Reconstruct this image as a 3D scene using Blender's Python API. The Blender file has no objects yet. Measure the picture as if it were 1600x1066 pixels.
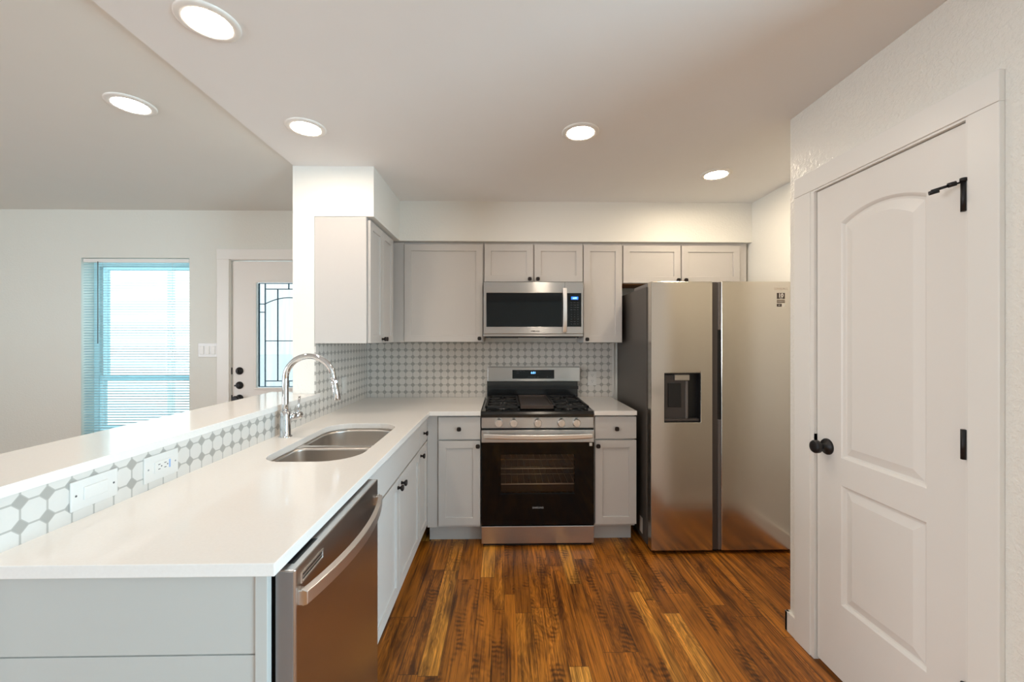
import bpy, bmesh, math, random
from mathutils import Vector, Matrix
random.seed(7)
PI = math.pi
C = bpy.context.scene.collection
SC = bpy.context.scene

# ------------------------------------------------------------------ camera, sky, daylight and fill, exposure
cam_d = bpy.data.cameras.new('camera'); cam = bpy.data.objects.new('camera', cam_d); C.objects.link(cam)
cam.location = (0, 0, 1.40)
yaw = math.atan(12 / 645)
cam.rotation_euler = (PI / 2, 0, -yaw)
cam_d.sensor_width = 36.0; cam_d.sensor_fit = 'HORIZONTAL'
cam_d.lens = 645 / 1600 * 36.0
cam_d.shift_x = 0.0; cam_d.shift_y = -3.5 / 1600
cam_d.clip_start = 0.02
SC.camera = cam

world = bpy.data.worlds.new('sky'); SC.world = world; world.use_nodes = True
wn = world.node_tree.nodes; wl = world.node_tree.links
bg = wn['Background']
bg.inputs['Color'].default_value = (0.80, 0.97, 1.0, 1); bg.inputs['Strength'].default_value = 2.6

SC.view_settings.view_transform = 'Standard'; SC.view_settings.look = 'None'
SC.view_settings.exposure = 0.10; SC.view_settings.gamma = 1.0
SC.view_settings.use_curve_mapping = False

def opening_light(name, loc, rot, sx, sy, power, col=(0.86, 0.94, 1.0)):
    """area light in a wall opening out of view, for daylight and added fill"""
    l = bpy.data.lights.new(name, 'AREA'); l.shape = 'RECTANGLE'; l.size = sx; l.size_y = sy
    l.energy = power; l.color = col
    o = bpy.data.objects.new(name, l); C.objects.link(o); o.location = loc; o.rotation_euler = rot
    return o
REAR = -5.5
LAMP_STRENGTH = 112.0
LAMP_COL = (1.0, 0.85, 0.69)
opening_light('side_window_daylight', (3.66, -1.45, 1.15), (0, PI / 2, 0), 1.9, 2.3, 225, (0.55, 0.83, 1.0))
opening_light('living_fill_light', (-6.06, -1.4, 1.35), (0, -PI / 2, 0), 1.5, 2.4, 115, (0.86, 0.91, 1.0))  # added fill in an unseen opening, brightens the surfaces facing the living room

# ------------------------------------------------------------------ materials
def srgb(r, g, b):
    f = lambda c: (c / 255 / 12.92) if c / 255 <= 0.04045 else ((c / 255 + 0.055) / 1.055) ** 2.4
    return (f(r), f(g), f(b), 1)

class NT:
    def __init__(s, name):
        s.m = bpy.data.materials.new(name); s.m.use_nodes = True
        s.n = s.m.node_tree.nodes; s.l = s.m.node_tree.links
        s.p = s.n['Principled BSDF']
    def _in(s, sock, v):
        if isinstance(v, bpy.types.NodeSocket): s.l.new(v, sock)
        else: sock.default_value = v
    def math(s, op, a, b=0.0, c=0.0, clamp=False):
        n = s.n.new('ShaderNodeMath'); n.operation = op; n.use_clamp = clamp
        s._in(n.inputs[0], a); s._in(n.inputs[1], b); s._in(n.inputs[2], c)
        return n.outputs[0]
    def coords(s):
        t = s.n.new('ShaderNodeNewGeometry'); x = s.n.new('ShaderNodeSeparateXYZ')
        s.l.new(t.outputs['Position'], x.inputs[0]); return x.outputs
    def comb(s, x, y, z):
        n = s.n.new('ShaderNodeCombineXYZ')
        for i, v in enumerate((x, y, z)): s._in(n.inputs[i], v)
        return n.outputs[0]
    def noise(s, vec, scale=5, detail=3, rough=0.5, dist=0.0):
        n = s.n.new('ShaderNodeTexNoise'); s.l.new(vec, n.inputs['Vector'])
        n.inputs['Scale'].default_value = scale; n.inputs['Detail'].default_value = detail
        n.inputs['Roughness'].default_value = rough; n.inputs['Distortion'].default_value = dist
        return n.outputs['Fac']
    def white(s, vec):
        n = s.n.new('ShaderNodeTexWhiteNoise'); n.noise_dimensions = '3D'; s.l.new(vec, n.inputs['Vector'])
        return n.outputs['Value']
    def ramp(s, fac, stops):
        n = s.n.new('ShaderNodeValToRGB'); s._in(n.inputs[0], fac)
        e = n.color_ramp.elements
        while len(e) < len(stops): e.new(0.5)
        for q, (p, c) in zip(e, stops): q.position = p; q.color = c
        return n.outputs[0]
    def mix(s, fac, a, b, mode='MIX'):
        n = s.n.new('ShaderNodeMix'); n.data_type = 'RGBA'; n.blend_type = mode
        s._in(n.inputs['Factor'], fac)
        ins = [i for i in n.inputs if i.type == 'RGBA']
        s._in(ins[0], a); s._in(ins[1], b)
        return [o for o in n.outputs if o.type == 'RGBA'][0]
    def bump(s, h, strength=0.2, dist=0.01):
        n = s.n.new('ShaderNodeBump'); n.inputs['Strength'].default_value = strength
        n.inputs['Distance'].default_value = dist
        s.l.new(h, n.inputs['Height']); s.l.new(n.outputs[0], s.p.inputs['Normal'])
    def set(s, **k):
        for a, v in k.items(): s._in(s.p.inputs[a.replace('_', ' ')], v)
        return s

def plain(name, col, rough=0.5, metal=0.0, spec=0.5, var=0.03, vs=6.0, coat=0.0):
    """painted / moulded surface with a faint procedural unevenness"""
    t = NT(name); g = t.n.new('ShaderNodeNewGeometry')
    f = t.noise(g.outputs['Position'], vs, 3)
    lo = tuple(c * (1 - var) for c in col[:3]) + (1,); hi = tuple(min(1, c * (1 + var)) for c in col[:3]) + (1,)
    t.set(Base_Color=t.mix(f, lo, hi), Roughness=rough, Metallic=metal)
    t.p.inputs['Specular IOR Level'].default_value = spec
    if coat: t.p.inputs['Coat Weight'].default_value = coat
    return t.m

def textured_wall(name, col, bump=0.25, scale=55, rough=0.5):
    t = NT(name); g = t.n.new('ShaderNodeNewGeometry')
    a = t.noise(g.outputs['Position'], scale, 3, 0.55); b = t.noise(g.outputs['Position'], 2.2, 2)
    lo = tuple(c * 0.98 for c in col[:3]) + (1,)
    t.set(Base_Color=t.mix(b, lo, col), Roughness=rough)
    h = t.ramp(a, [(0.42, (0, 0, 0, 1)), (0.62, (1, 1, 1, 1))])
    t.bump(h, bump, 0.004)
    return t.m

def brushed(name, col, rough=0.26, axis='x', aniso=0.0):
    t = NT(name); x, y, z = t.coords()
    v = t.comb(t.math('MULTIPLY', x, 6 if axis == 'x' else 400), t.math('MULTIPLY', y, 6 if axis == 'x' else 400), t.math('MULTIPLY', z, 400 if axis == 'x' else 6))
    f = t.noise(v, 1.0, 2)
    lo = tuple(c * 0.95 for c in col[:3]) + (1,)
    t.set(Base_Color=t.mix(f, lo, col), Metallic=1.0, Roughness=t.math('ADD', t.math('MULTIPLY', f, 0.06), rough - 0.03))
    if aniso:                                                                   # horizontal brushing draws reflections out vertically
        tg = t.n.new('ShaderNodeTangent'); tg.direction_type = 'RADIAL'; tg.axis = 'Z'
        t.l.new(tg.outputs[0], t.p.inputs['Tangent'])
        t.p.inputs['Anisotropic'].default_value = aniso; t.p.inputs['Anisotropic Rotation'].default_value = 0.25
    return t.m

def emit(name, col, strength):
    t = NT(name)
    t.set(Base_Color=col, Emission_Color=col, Emission_Strength=strength)
    return t.m

M = {}
M['wall'] = textured_wall('white_wall_paint', srgb(240, 238, 232), 0.10, 80)
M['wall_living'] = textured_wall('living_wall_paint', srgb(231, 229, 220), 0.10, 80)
M['wall_peel'] = textured_wall('orange_peel_wall_paint', srgb(240, 236, 228), 0.38, 75, 0.36)
M['ceiling'] = plain('ceiling_paint', srgb(243, 242, 241), 0.8, var=0.01)
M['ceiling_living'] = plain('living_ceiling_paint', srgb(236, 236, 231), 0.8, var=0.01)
M['trim'] = plain('white_trim_enamel', srgb(240, 236, 230), 0.35, var=0.01)
M['door'] = plain('white_door_enamel', srgb(238, 233, 227), 0.38, var=0.01)
M['cabinet'] = plain('greige_cabinet_lacquer', srgb(202, 197, 193), 0.38, var=0.012)
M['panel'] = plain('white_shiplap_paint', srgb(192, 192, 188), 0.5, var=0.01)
M['dark_knob'] = plain('oil_rubbed_bronze', srgb(46, 40, 38), 0.38, 0.7, var=0.2, vs=90)
M['black_metal'] = plain('matte_black_metal', srgb(38, 36, 37), 0.42, 0.4, var=0.15, vs=60)
M['chrome'] = plain('polished_chrome', (0.74, 0.75, 0.77, 1), 0.06, 1.0, var=0.01)
M['steel'] = brushed('brushed_stainless_steel', (0.58, 0.565, 0.55, 1), 0.31, 'x', 0.98)
M['steel_v'] = brushed('fridge_stainless_steel', (0.65, 0.61, 0.55, 1), 0.18, 'x')
M['steel_dw'] = plain('satin_stainless_steel', (0.55, 0.52, 0.50, 1), 0.28, 1.0, var=0.03, vs=4)
M['sink_steel'] = plain('sink_stainless_steel', (0.74, 0.70, 0.66, 1), 0.30, 1.0, var=0.02, vs=3)
M['edge_grey'] = plain('grey_edge_sheen', srgb(150, 152, 155), 0.3, 0.6, var=0.02)  # cool reflection on the dishwasher's steel side, put into the colour
M['satin'] = plain('satin_nickel', (0.82, 0.79, 0.77, 1), 0.33, 1.0, var=0.01)
M['fridge_side'] = plain('charcoal_painted_steel', srgb(92, 86, 81), 0.42, 0.35, var=0.05)
M['black_enamel'] = plain('black_enamel', srgb(26, 27, 29), 0.16, var=0.08, spec=0.6)
M['black_glass'] = plain('black_glass', srgb(9, 9, 10), 0.04, var=0.1, spec=0.28)
M['black_plastic'] = plain('black_plastic', srgb(24, 24, 25), 0.4, var=0.1)
M['dark_grey'] = plain('dark_grey_plastic', srgb(72, 66, 64), 0.35, var=0.06)
M['mid_grey'] = plain('grey_plastic', srgb(110, 104, 102), 0.35, var=0.05)
M['cast_iron'] = plain('cast_iron', srgb(34, 34, 35), 0.5, 0.2, var=0.2, vs=80)
M['griddle'] = plain('griddle_coating', srgb(74, 64, 60), 0.30, 0.3, var=0.05)
M['white_plastic'] = plain('white_plastic', srgb(228, 225, 221), 0.3, var=0.01)
M['grey_slot'] = plain('outlet_slot_grey', srgb(92, 92, 94), 0.5)
M['blue_usb'] = plain('usb_blue', srgb(150, 180, 225), 0.4)
M['sticker_dark'] = plain('dark_badge', srgb(62, 48, 40), 0.4)
M['sticker_white'] = plain('white_label', srgb(228, 222, 214), 0.5)
M['sticker_brown'] = plain('brown_badge', srgb(120, 104, 88), 0.4)
M['mark_grey'] = plain('printed_grey', srgb(150, 150, 152), 0.5)
M['mark_dim'] = plain('printed_dim_grey', srgb(92, 94, 98), 0.5)
M['mark_dark'] = plain('printed_dark_grey', srgb(70, 68, 66), 0.5)
M['mark_pale'] = plain('printed_silver', srgb(205, 186, 168), 0.4)
M['wood_raw'] = plain('raw_plywood', srgb(150, 100, 52), 0.6, var=0.2, vs=25)
M['lead_came'] = plain('dark_lead_came', srgb(58, 88, 104), 0.5, 0.3)
def vinyl_mat():
    t = NT('white_translucent_vinyl'); n, l = t.n, t.l
    g = n.new('ShaderNodeNewGeometry'); f = t.noise(g.outputs['Position'], 8, 2)
    t.set(Base_Color=t.mix(f, srgb(236, 241, 242), srgb(242, 246, 247)), Roughness=0.4)
    tl = n.new('ShaderNodeBsdfTranslucent'); tl.inputs[0].default_value = (0.74, 0.92, 0.96, 1)
    mx = n.new('ShaderNodeMixShader'); mx.inputs[0].default_value = 0.75
    l.new(t.p.outputs[0], mx.inputs[1]); l.new(tl.outputs[0], mx.inputs[2]); l.new(mx.outputs[0], n['Material Output'].inputs[0])
    return t.m
M['vinyl'] = vinyl_mat()
M['wire_rack'] = plain('nickel_rack_wire', srgb(232, 214, 190), 0.3, 0.25)
M['oven_inside'] = plain('oven_cavity_enamel', srgb(120, 100, 88), 0.5, var=0.1)
M['lens'] = emit('led_lens', (*LAMP_COL, 1), LAMP_STRENGTH)
M['lens_alcove'] = emit('alcove_led_lens', (1.0, 0.84, 0.62, 1), 170)
M['lens_living'] = emit('living_led_lens', (1.0, 0.92, 0.80, 1), 48)
M['blue_digits'] = emit('blue_digits', (0.16, 0.46, 1.0, 1), 2.2)
M['blue_display'] = emit('blue_display', (0.03, 0.22, 1.0, 1), 0.9)
M['white_digits'] = emit('pale_digits', (0.40, 0.75, 1.0, 1), 1.6)

def quartz():
    t = NT('white_quartz'); g = t.n.new('ShaderNodeNewGeometry')
    f = t.noise(g.outputs['Position'], 160, 3); w = t.noise(g.outputs['Position'], 3, 3)
    c = t.mix(f, srgb(236, 231, 226), srgb(244, 240, 236)); c = t.mix(t.math('MULTIPLY', w, 0.3), c, srgb(236, 232, 228))
    t.set(Base_Color=c, Roughness=0.12)
    return t.m
M['quartz'] = quartz()

def tile(name, axis, a0, z0, pitch=0.0584, oct_c=srgb(226, 221, 215), dot_c=srgb(172, 168, 162), gr_c=srgb(184, 180, 174)):
    """octagon-and-dot mosaic, in metres along the wall"""
    t = NT(name); x, y, z = t.coords()
    a = {'x': x, 'y': y}[axis]
    u = t.math('DIVIDE', t.math('SUBTRACT', a, a0), pitch); w = t.math('DIVIDE', t.math('SUBTRACT', z, z0), pitch)
    fx = t.math('ABSOLUTE', t.math('SUBTRACT', t.math('FRACT', u), 0.5)); fz = t.math('ABSOLUTE', t.math('SUBTRACT', t.math('FRACT', w), 0.5))
    s = t.math('ADD', fx, fz)
    T = 0.680
    dot = t.math('GREATER_THAN', s, T)
    line = t.math('GREATER_THAN', t.math('MAXIMUM', fx, fz), 0.460)
    line = t.math('MULTIPLY', line, t.math('SUBTRACT', 1.0, dot))
    ring = t.math('LESS_THAN', t.math('ABSOLUTE', t.math('SUBTRACT', s, T)), 0.026)
    grout = t.math('MAXIMUM', line, ring)
    g = t.n.new('ShaderNodeNewGeometry')
    cell = t.white(t.comb(t.math('FLOOR', u), t.math('FLOOR', w), 0.0))
    vein = t.noise(g.outputs['Position'], 30, 4, 0.6, 1.0)
    oc = t.mix(t.math('MULTIPLY', cell, 0.5), oct_c, tuple(c * 0.9 for c in oct_c[:3]) + (1,))
    oc = t.mix(t.math('MULTIPLY', vein, 0.25), oc, tuple(c * 0.85 for c in oct_c[:3]) + (1,))
    c = t.mix(dot, oc, dot_c); c = t.mix(grout, c, gr_c)
    t.set(Base_Color=c, Roughness=0.38)
    t.bump(t.math('SUBTRACT', 1.0, grout), 0.25, 0.002)
    return t.m
M['tile_back'] = tile('octagon_tile_back', 'x', -1.112, 0.957)
M['tile_side'] = tile('octagon_tile_side', 'y', 0.995, 0.956)

def wood_floor():
    t = NT('rustic_wood_planks'); x, y, z = t.coords()
    W = 0.092
    xw = t.math('ADD', x, t.math('MULTIPLY', t.math('SINE', t.math('MULTIPLY', x, 2 * PI / 0.37)), 0.026))
    xw = t.math('ADD', xw, t.math('MULTIPLY', t.math('SINE', t.math('MULTIPLY', x, 2 * PI / 0.83)), 0.03))
    ru = t.math('DIVIDE', xw, W); row = t.math('FLOOR', ru)
    off = t.math('MULTIPLY', t.white(t.comb(row, 3.1, 0.0)), 7.0)
    L = 0.78
    cv = t.math('ADD', t.math('DIVIDE', y, L), off); col = t.math('FLOOR', cv)
    rid = t.white(t.comb(row, col, 1.7)); rid2 = t.white(t.comb(col, row, 8.3)); rid3 = t.white(t.comb(row, col, 23.0))
    # grain coordinates, shifted per plank
    gx = t.math('ADD', x, t.math('MULTIPLY', rid, 9.0)); gy = t.math('ADD', y, t.math('MULTIPLY', rid2, 13.0))
    fine = t.noise(t.comb(t.math('MULTIPLY', gx, 130), t.math('MULTIPLY', gy, 3.0), 0.0), 1.0, 5, 0.7)
    streak = t.noise(t.comb(t.math('MULTIPLY', gx, 42), t.math('MULTIPLY', gy, 1.3), 3.0), 1.0, 4, 0.6, 0.6)
    coarse = t.noise(t.comb(t.math('MULTIPLY', gx, 15), t.math('MULTIPLY', gy, 2.0), 0.0), 1.0, 3, 0.5, 1.6)
    rings = t.math('MULTIPLY_ADD', t.math('SINE', t.math('MULTIPLY', coarse, 60.0)), 0.5, 0.5)
    blot = t.noise(t.comb(t.math('MULTIPLY', gx, 11), t.math('MULTIPLY', gy, 3.0), 0.0), 1.0, 4, 0.55, 0.5)
    saw = t.math('SINE', t.math('ADD', t.math('MULTIPLY', gy, 210.0), t.math('ADD', t.math('MULTIPLY', gx, 60.0), t.math('MULTIPLY', blot, 24.0))))
    saw = t.math('MULTIPLY_ADD', saw, 0.5, 0.5)
    patch = t.noise(t.comb(t.math('MULTIPLY', gx, 14), t.math('MULTIPLY', gy, 4.5), 9.0), 1.0, 2, 0.5)
    sawmask = t.math('MULTIPLY', t.math('GREATER_THAN', rid3, 0.60), t.math('MULTIPLY', t.math('SUBTRACT', patch, 0.50, clamp=True), 7.0, clamp=True), clamp=True)
    base = t.ramp(rid, [(0.0, srgb(146, 84, 22)), (0.30, srgb(172, 102, 28)), (0.70, srgb(190, 115, 35)), (0.88, srgb(214, 142, 52)), (1.0, srgb(226, 158, 70))])
    g1 = t.ramp(fine, [(0.34, (0.20, 0.16, 0.12, 1)), (0.50, (0.90, 0.94, 0.92, 1)), (0.72, (1.25, 1.22, 1.15, 1))])
    c = t.mix(0.85, base, g1, 'MULTIPLY')
    g2 = t.ramp(streak, [(0.34, (0.26, 0.22, 0.17, 1)), (0.47, (0.90, 0.90, 0.88, 1)), (0.62, (1.15, 1.14, 1.12, 1)), (0.75, (1.45, 1.45, 1.4, 1))])
    c = t.mix(0.85, c, g2, 'MULTIPLY')
    rr = t.mix(rings, (0.50, 0.44, 0.38, 1), (1.10, 1.09, 1.08, 1))
    c = t.mix(t.math('MULTIPLY', t.math('GREATER_THAN', rid2, 0.5), 0.65), c, t.mix(1.0, c, rr, 'MULTIPLY'))
    bl = t.ramp(blot, [(0.32, (0.38, 0.33, 0.28, 1)), (0.48, (1, 1, 1, 1)), (0.7, (1.22, 1.2, 1.14, 1))])
    c = t.mix(0.85, c, bl, 'MULTIPLY')
    sm = t.mix(saw, (0.22, 0.19, 0.16, 1), (0.85, 0.82, 0.78, 1))
    c = t.mix(t.math('MULTIPLY', sawmask, 0.9), c, t.mix(1.0, c, sm, 'MULTIPLY'))
    fr = t.math('FRACT', ru); fc = t.math('FRACT', cv)
    sx = t.math('LESS_THAN', t.math('MINIMUM', fr, t.math('SUBTRACT', 1.0, fr)), 0.013)
    sy = t.math('LESS_THAN', t.math('MINIMUM', fc, t.math('SUBTRACT', 1.0, fc)), 0.0022)
    seam = t.math('MAXIMUM', sx, sy)
    c = t.mix(t.math('MULTIPLY', seam, 0.6), c, (0.03, 0.014, 0.006, 1))
    t.set(Base_Color=c, Roughness=t.math('MULTIPLY_ADD', fine, 0.15, 0.34))
    t.bump(t.math('SUBTRACT', fine, t.math('MULTIPLY', seam, 0.8)), 0.12, 0.003)
    return t.m
M['floor'] = wood_floor()

def glass(name, tint, refl=0.08, rough=0.02):
    t = NT(name); n, l = t.n, t.l
    tr = n.new('ShaderNodeBsdfTransparent'); tr.inputs[0].default_value = tint
    gl = n.new('ShaderNodeBsdfGlossy'); gl.inputs['Roughness'].default_value = rough
    fr = n.new('ShaderNodeLayerWeight'); fr.inputs[0].default_value = 0.25
    f = t.math('ADD', t.math('MULTIPLY', fr.outputs['Fresnel'], 0.5), refl, clamp=True)
    mx = n.new('ShaderNodeMixShader'); l.new(f, mx.inputs[0]); l.new(tr.outputs[0], mx.inputs[1]); l.new(gl.outputs[0], mx.inputs[2])
    l.new(mx.outputs[0], n['Material Output'].inputs[0]); n.remove(t.p)
    return t.m
M['window_glass'] = glass('clear_window_glass', (0.95, 0.99, 1.0, 1), 0.02)
M['oven_glass'] = glass('tinted_oven_glass', (0.86, 0.83, 0.81, 1), 0.02)

def lite_glass():
    """frosted, streaky door glass"""
    t = NT('streaky_textured_glass'); n, l = t.n, t.l
    x, y, z = t.coords()
    f = t.noise(t.comb(t.math('MULTIPLY', x, 22), 0.0, t.math('MULTIPLY', z, 2.2)), 1.0, 3, 0.5, 0.8)
    col = t.mix(f, (0.60, 0.635, 0.66, 1), (0.77, 0.745, 0.73, 1))
    tr = n.new('ShaderNodeBsdfTransparent'); l.new(col, tr.inputs[0])
    gl = n.new('ShaderNodeBsdfGlossy'); gl.inputs['Roughness'].default_value = 0.1
    mx = n.new('ShaderNodeMixShader'); mx.inputs[0].default_value = 0.06
    l.new(tr.outputs[0], mx.inputs[1]); l.new(gl.outputs[0], mx.inputs[2])
    l.new(mx.outputs[0], n['Material Output'].inputs[0]); n.remove(t.p)
    return t.m
M['lite_glass'] = lite_glass()

def slat_mat():
    t = NT('white_slat_vinyl'); n, l = t.n, t.l
    df = n.new('ShaderNodeBsdfDiffuse'); df.inputs[0].default_value = (0.80, 0.86, 0.88, 1)
    tl = n.new('ShaderNodeBsdfTranslucent'); tl.inputs[0].default_value = (0.58, 0.76, 0.80, 1)
    mx = n.new('ShaderNodeMixShader'); mx.inputs[0].default_value = 0.55
    l.new(df.outputs[0], mx.inputs[1]); l.new(tl.outputs[0], mx.inputs[2])
    l.new(mx.outputs[0], n['Material Output'].inputs[0]); n.remove(t.p)
    return t.m
M['slat'] = slat_mat()

# ------------------------------------------------------------------ geometry helpers
def B(): return bmesh.new()
def box(bm, x0, x1, y0, y1, z0, z1):
    v = [bm.verts.new(p) for p in ((x0, y0, z0), (x1, y0, z0), (x1, y1, z0), (x0, y1, z0), (x0, y0, z1), (x1, y0, z1), (x1, y1, z1), (x0, y1, z1))]
    for f in ((3, 2, 1, 0), (4, 5, 6, 7), (0, 1, 5, 4), (1, 2, 6, 5), (2, 3, 7, 6), (3, 0, 4, 7)): bm.faces.new([v[i] for i in f])
    return bm
def bx(*a): return box(B(), *a)
def frame_to(axis):
    a = Vector(axis).normalized()
    u = a.cross(Vector((0, 0, 1))) if abs(a.z) < 0.95 else a.cross(Vector((0, 1, 0)))
    u.normalize(); return a, u, a.cross(u).normalized()
def lathe(bm, o, axis, prof, n=24, power=2.0, cap=True, smooth=True):
    """rings of radius r at distance d along axis; power > 2 squares the outline"""
    a, u, w = frame_to(axis); o = Vector(o); rings = []
    for r, d in prof:
        ring = []
        for k in range(n):
            t = 2 * PI * (k + 0.5) / n; c, s = math.cos(t), math.sin(t)
            q = r / ((abs(c) ** power + abs(s) ** power) ** (1 / power)) if power != 2 else r
            ring.append(bm.verts.new(o + a * d + (u * c + w * s) * q))
        rings.append(ring)
    for p, q in zip(rings, rings[1:]):
        for k in range(n):
            f = bm.faces.new((p[k], p[(k + 1) % n], q[(k + 1) % n], q[k])); f.smooth = smooth
    if cap:
        bm.faces.new(list(reversed(rings[0]))); bm.faces.new(rings[-1])
    return bm
def cyl(bm, p0, p1, r, n=20, r1=None):
    d = Vector(p1) - Vector(p0)
    return lathe(bm, p0, d, [(r, 0), (r if r1 is None else r1, d.length)], n)
def tube(bm, pts, r, n=14):
    pts = [Vector(p) for p in pts]; rs = r if isinstance(r, (list, tuple)) else [r] * len(pts)
    rings = []; ref = None
    for i, p in enumerate(pts):
        t = (pts[min(i + 1, len(pts) - 1)] - pts[max(i - 1, 0)]).normalized()
        if ref is None:
            ref = Vector((0, 1, 0)) if abs(t.y) < 0.9 else Vector((1, 0, 0))
        u = (ref - t * ref.dot(t)).normalized(); w = t.cross(u); ref = u
        rings.append([bm.verts.new(p + (u * math.cos(2 * PI * k / n) + w * math.sin(2 * PI * k / n)) * rs[i]) for k in range(n)])
    for a, b in zip(rings, rings[1:]):
        for k in range(n):
            f = bm.faces.new((a[k], a[(k + 1) % n], b[(k + 1) % n], b[k])); f.smooth = True
    bm.faces.new(list(reversed(rings[0]))); bm.faces.new(rings[-1])
    return bm
def pocket(bm, x0, x1, z0, z1, yf, yb, hx0, hx1, hz0, hz1, yp, through=False):
    """box facing -Y (front at yf, back at yb) with a rectangular recess down to yp, or a hole right through"""
    V = lambda x, y, z: bm.verts.new((x, y, z))
    fo = [V(x0, yf, z0), V(x1, yf, z0), V(x1, yf, z1), V(x0, yf, z1)]
    bo = [V(x0, yb, z0), V(x1, yb, z0), V(x1, yb, z1), V(x0, yb, z1)]
    fi = [V(hx0, yf, hz0), V(hx1, yf, hz0), V(hx1, yf, hz1), V(hx0, yf, hz1)]
    yy = yb if through else yp
    bi = [V(hx0, yy, hz0), V(hx1, yy, hz0), V(hx1, yy, hz1), V(hx0, yy, hz1)]
    for k in range(4):
        j = (k + 1) % 4
        bm.faces.new((fo[k], fo[j], fi[j], fi[k]))
        bm.faces.new((fi[k], fi[j], bi[j], bi[k]))
        bm.faces.new((fo[j], fo[k], bo[k], bo[j]))
        if through: bm.faces.new((bo[j], bo[k], bi[k], bi[j]))
    if not through:
        bm.faces.new(bi); bm.faces.new(list(reversed(bo)))
    return bm
def slab(bm, outer, holes, z0, z1):
    """flat slab with holes, outlines as (x, y) loops"""
    tops = []
    for z in (z1, z0):
        edges = []; loops = []
        for lp in [outer] + holes:
            vs = [bm.verts.new((p[0], p[1], z)) for p in lp]; loops.append(vs)
            for k in range(len(vs)): edges.append(bm.edges.new((vs[k], vs[(k + 1) % len(vs)])))
        r = bmesh.ops.triangle_fill(bm, use_beauty=True, use_dissolve=False, edges=edges)
        tops.append(loops)
    for a, b in zip(*tops):
        for k in range(len(a)):
            j = (k + 1) % len(a); bm.faces.new((a[k], a[j], b[j], b[k]))
    bmesh.ops.recalc_face_normals(bm, faces=bm.faces[:])
    return bm
def rrect(x0, x1, y0, y1, r, n=8):
    rs = r if isinstance(r, (list, tuple)) else [r] * 4   # (x0,y0) (x1,y0) (x1,y1) (x0,y1)
    out = []
    for (cx, cy, a0), q in zip(((x0 + rs[0], y0 + rs[0], PI), (x1 - rs[1], y0 + rs[1], 1.5 * PI), (x1 - rs[2], y1 - rs[2], 0), (x0 + rs[3], y1 - rs[3], PI / 2)), rs):
        for k in range(n + 1):
            t = a0 + (PI / 2) * k / n; out.append((cx + q * math.cos(t), cy + q * math.sin(t)))
    return out
def inset(poly, d):
    """offset a counter-clockwise loop inwards"""
    out = []; n = len(poly)
    for k in range(n):
        p, c, q = Vector(poly[k - 1]), Vector(poly[k]), Vector(poly[(k + 1) % n])
        a = (c - p).normalized(); b = (q - c).normalized()
        na, nb = Vector((-a.y, a.x)), Vector((-b.y, b.x))
        m = (na + nb); m = m / max(m.length_squared, 1e-6) * 2
        o = c + m * d; out.append((o.x, o.y))
    return out
def holed_wall(bm, a0, a1, z0, z1, holes, put):
    """wall panel from a0 to a1 with rectangular openings; put(bm, a0, a1, z0, z1) adds one block"""
    A = sorted({a0, a1, *[h[0] for h in holes], *[h[1] for h in holes]})
    for l, r in zip(A, A[1:]):
        hs = sorted((h for h in holes if h[0] <= l and h[1] >= r), key=lambda h: h[2]); z = z0
        for h in hs:
            if h[2] > z + 1e-6: put(bm, l, r, z, h[2])
            z = h[3]
        if z < z1 - 1e-6: put(bm, l, r, z, z1)
    return bm

ROOT = {}
def thing(name, label, cat, loc=(0, 0, 0), rotz=0.0, group=None):
    o = bpy.data.objects.new(name, None); C.objects.link(o)
    o.location = loc; o.rotation_euler = (0, 0, rotz)
    o.empty_display_size = 0.1
    o['label'] = label; o['category'] = cat
    if group: o['group'] = group
    ROOT[o.name] = Matrix.Translation(loc) @ Matrix.Rotation(rotz, 4, 'Z')
    return o
def rootmat(o):
    while o.parent: o = o.parent
    return ROOT.get(o.name, Matrix())
def obj(name, bm, mat, parent=None, w=True, bev=0.0, seg=2, label=None, flip=False):
    """one mesh; w: the shape is given in room coordinates"""
    bmesh.ops.recalc_face_normals(bm, faces=bm.faces[:])
    if parent is not None and w: bm.transform(rootmat(parent).inverted())
    me = bpy.data.meshes.new(name); bm.to_mesh(me); bm.free()
    o = bpy.data.objects.new(name, me); C.objects.link(o)
    me.materials.append(mat if not isinstance(mat, str) else M[mat])
    if parent is not None: o.parent = parent
    if bev:
        md = o.modifiers.new('edge', 'BEVEL'); md.width = bev; md.segments = seg; md.limit_method = 'ANGLE'; md.angle_limit = math.radians(40)
    if label: o['label'] = label
    return o
def struct(name, bm, mat, bev=0.0, parent=None):
    o = obj(name, bm, mat, parent, bev=bev)
    if parent is None: o['kind'] = 'structure'
    return o
def tag(o, label, cat, group=None):
    o['label'] = label; o['category'] = cat
    if group: o['group'] = group
    return o
def text(name, s, size, loc, rot, mat, parent, depth=0.0004, align='CENTER', bold=0.0):
    cu = bpy.data.curves.new(name, 'FONT'); cu.body = s; cu.size = size; cu.align_x = align; cu.align_y = 'CENTER'
    cu.extrude = depth; cu.resolution_u = 3; cu.offset = bold
    t = bpy.data.objects.new(name, cu); C.objects.link(t)
    dg = bpy.context.evaluated_depsgraph_get(); dg.update()
    me = bpy.data.meshes.new_from_object(t.evaluated_get(dg)); bpy.data.objects.remove(t); bpy.data.curves.remove(cu)
    bm = B(); bm.from_mesh(me); bpy.data.meshes.remove(me)
    bm.transform(Matrix.Translation(loc) @ rot)
    return obj(name, bm, mat, parent)
FACE_Y = Matrix.Rotation(PI / 2, 4, 'X')                                        # text read from -Y

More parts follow.
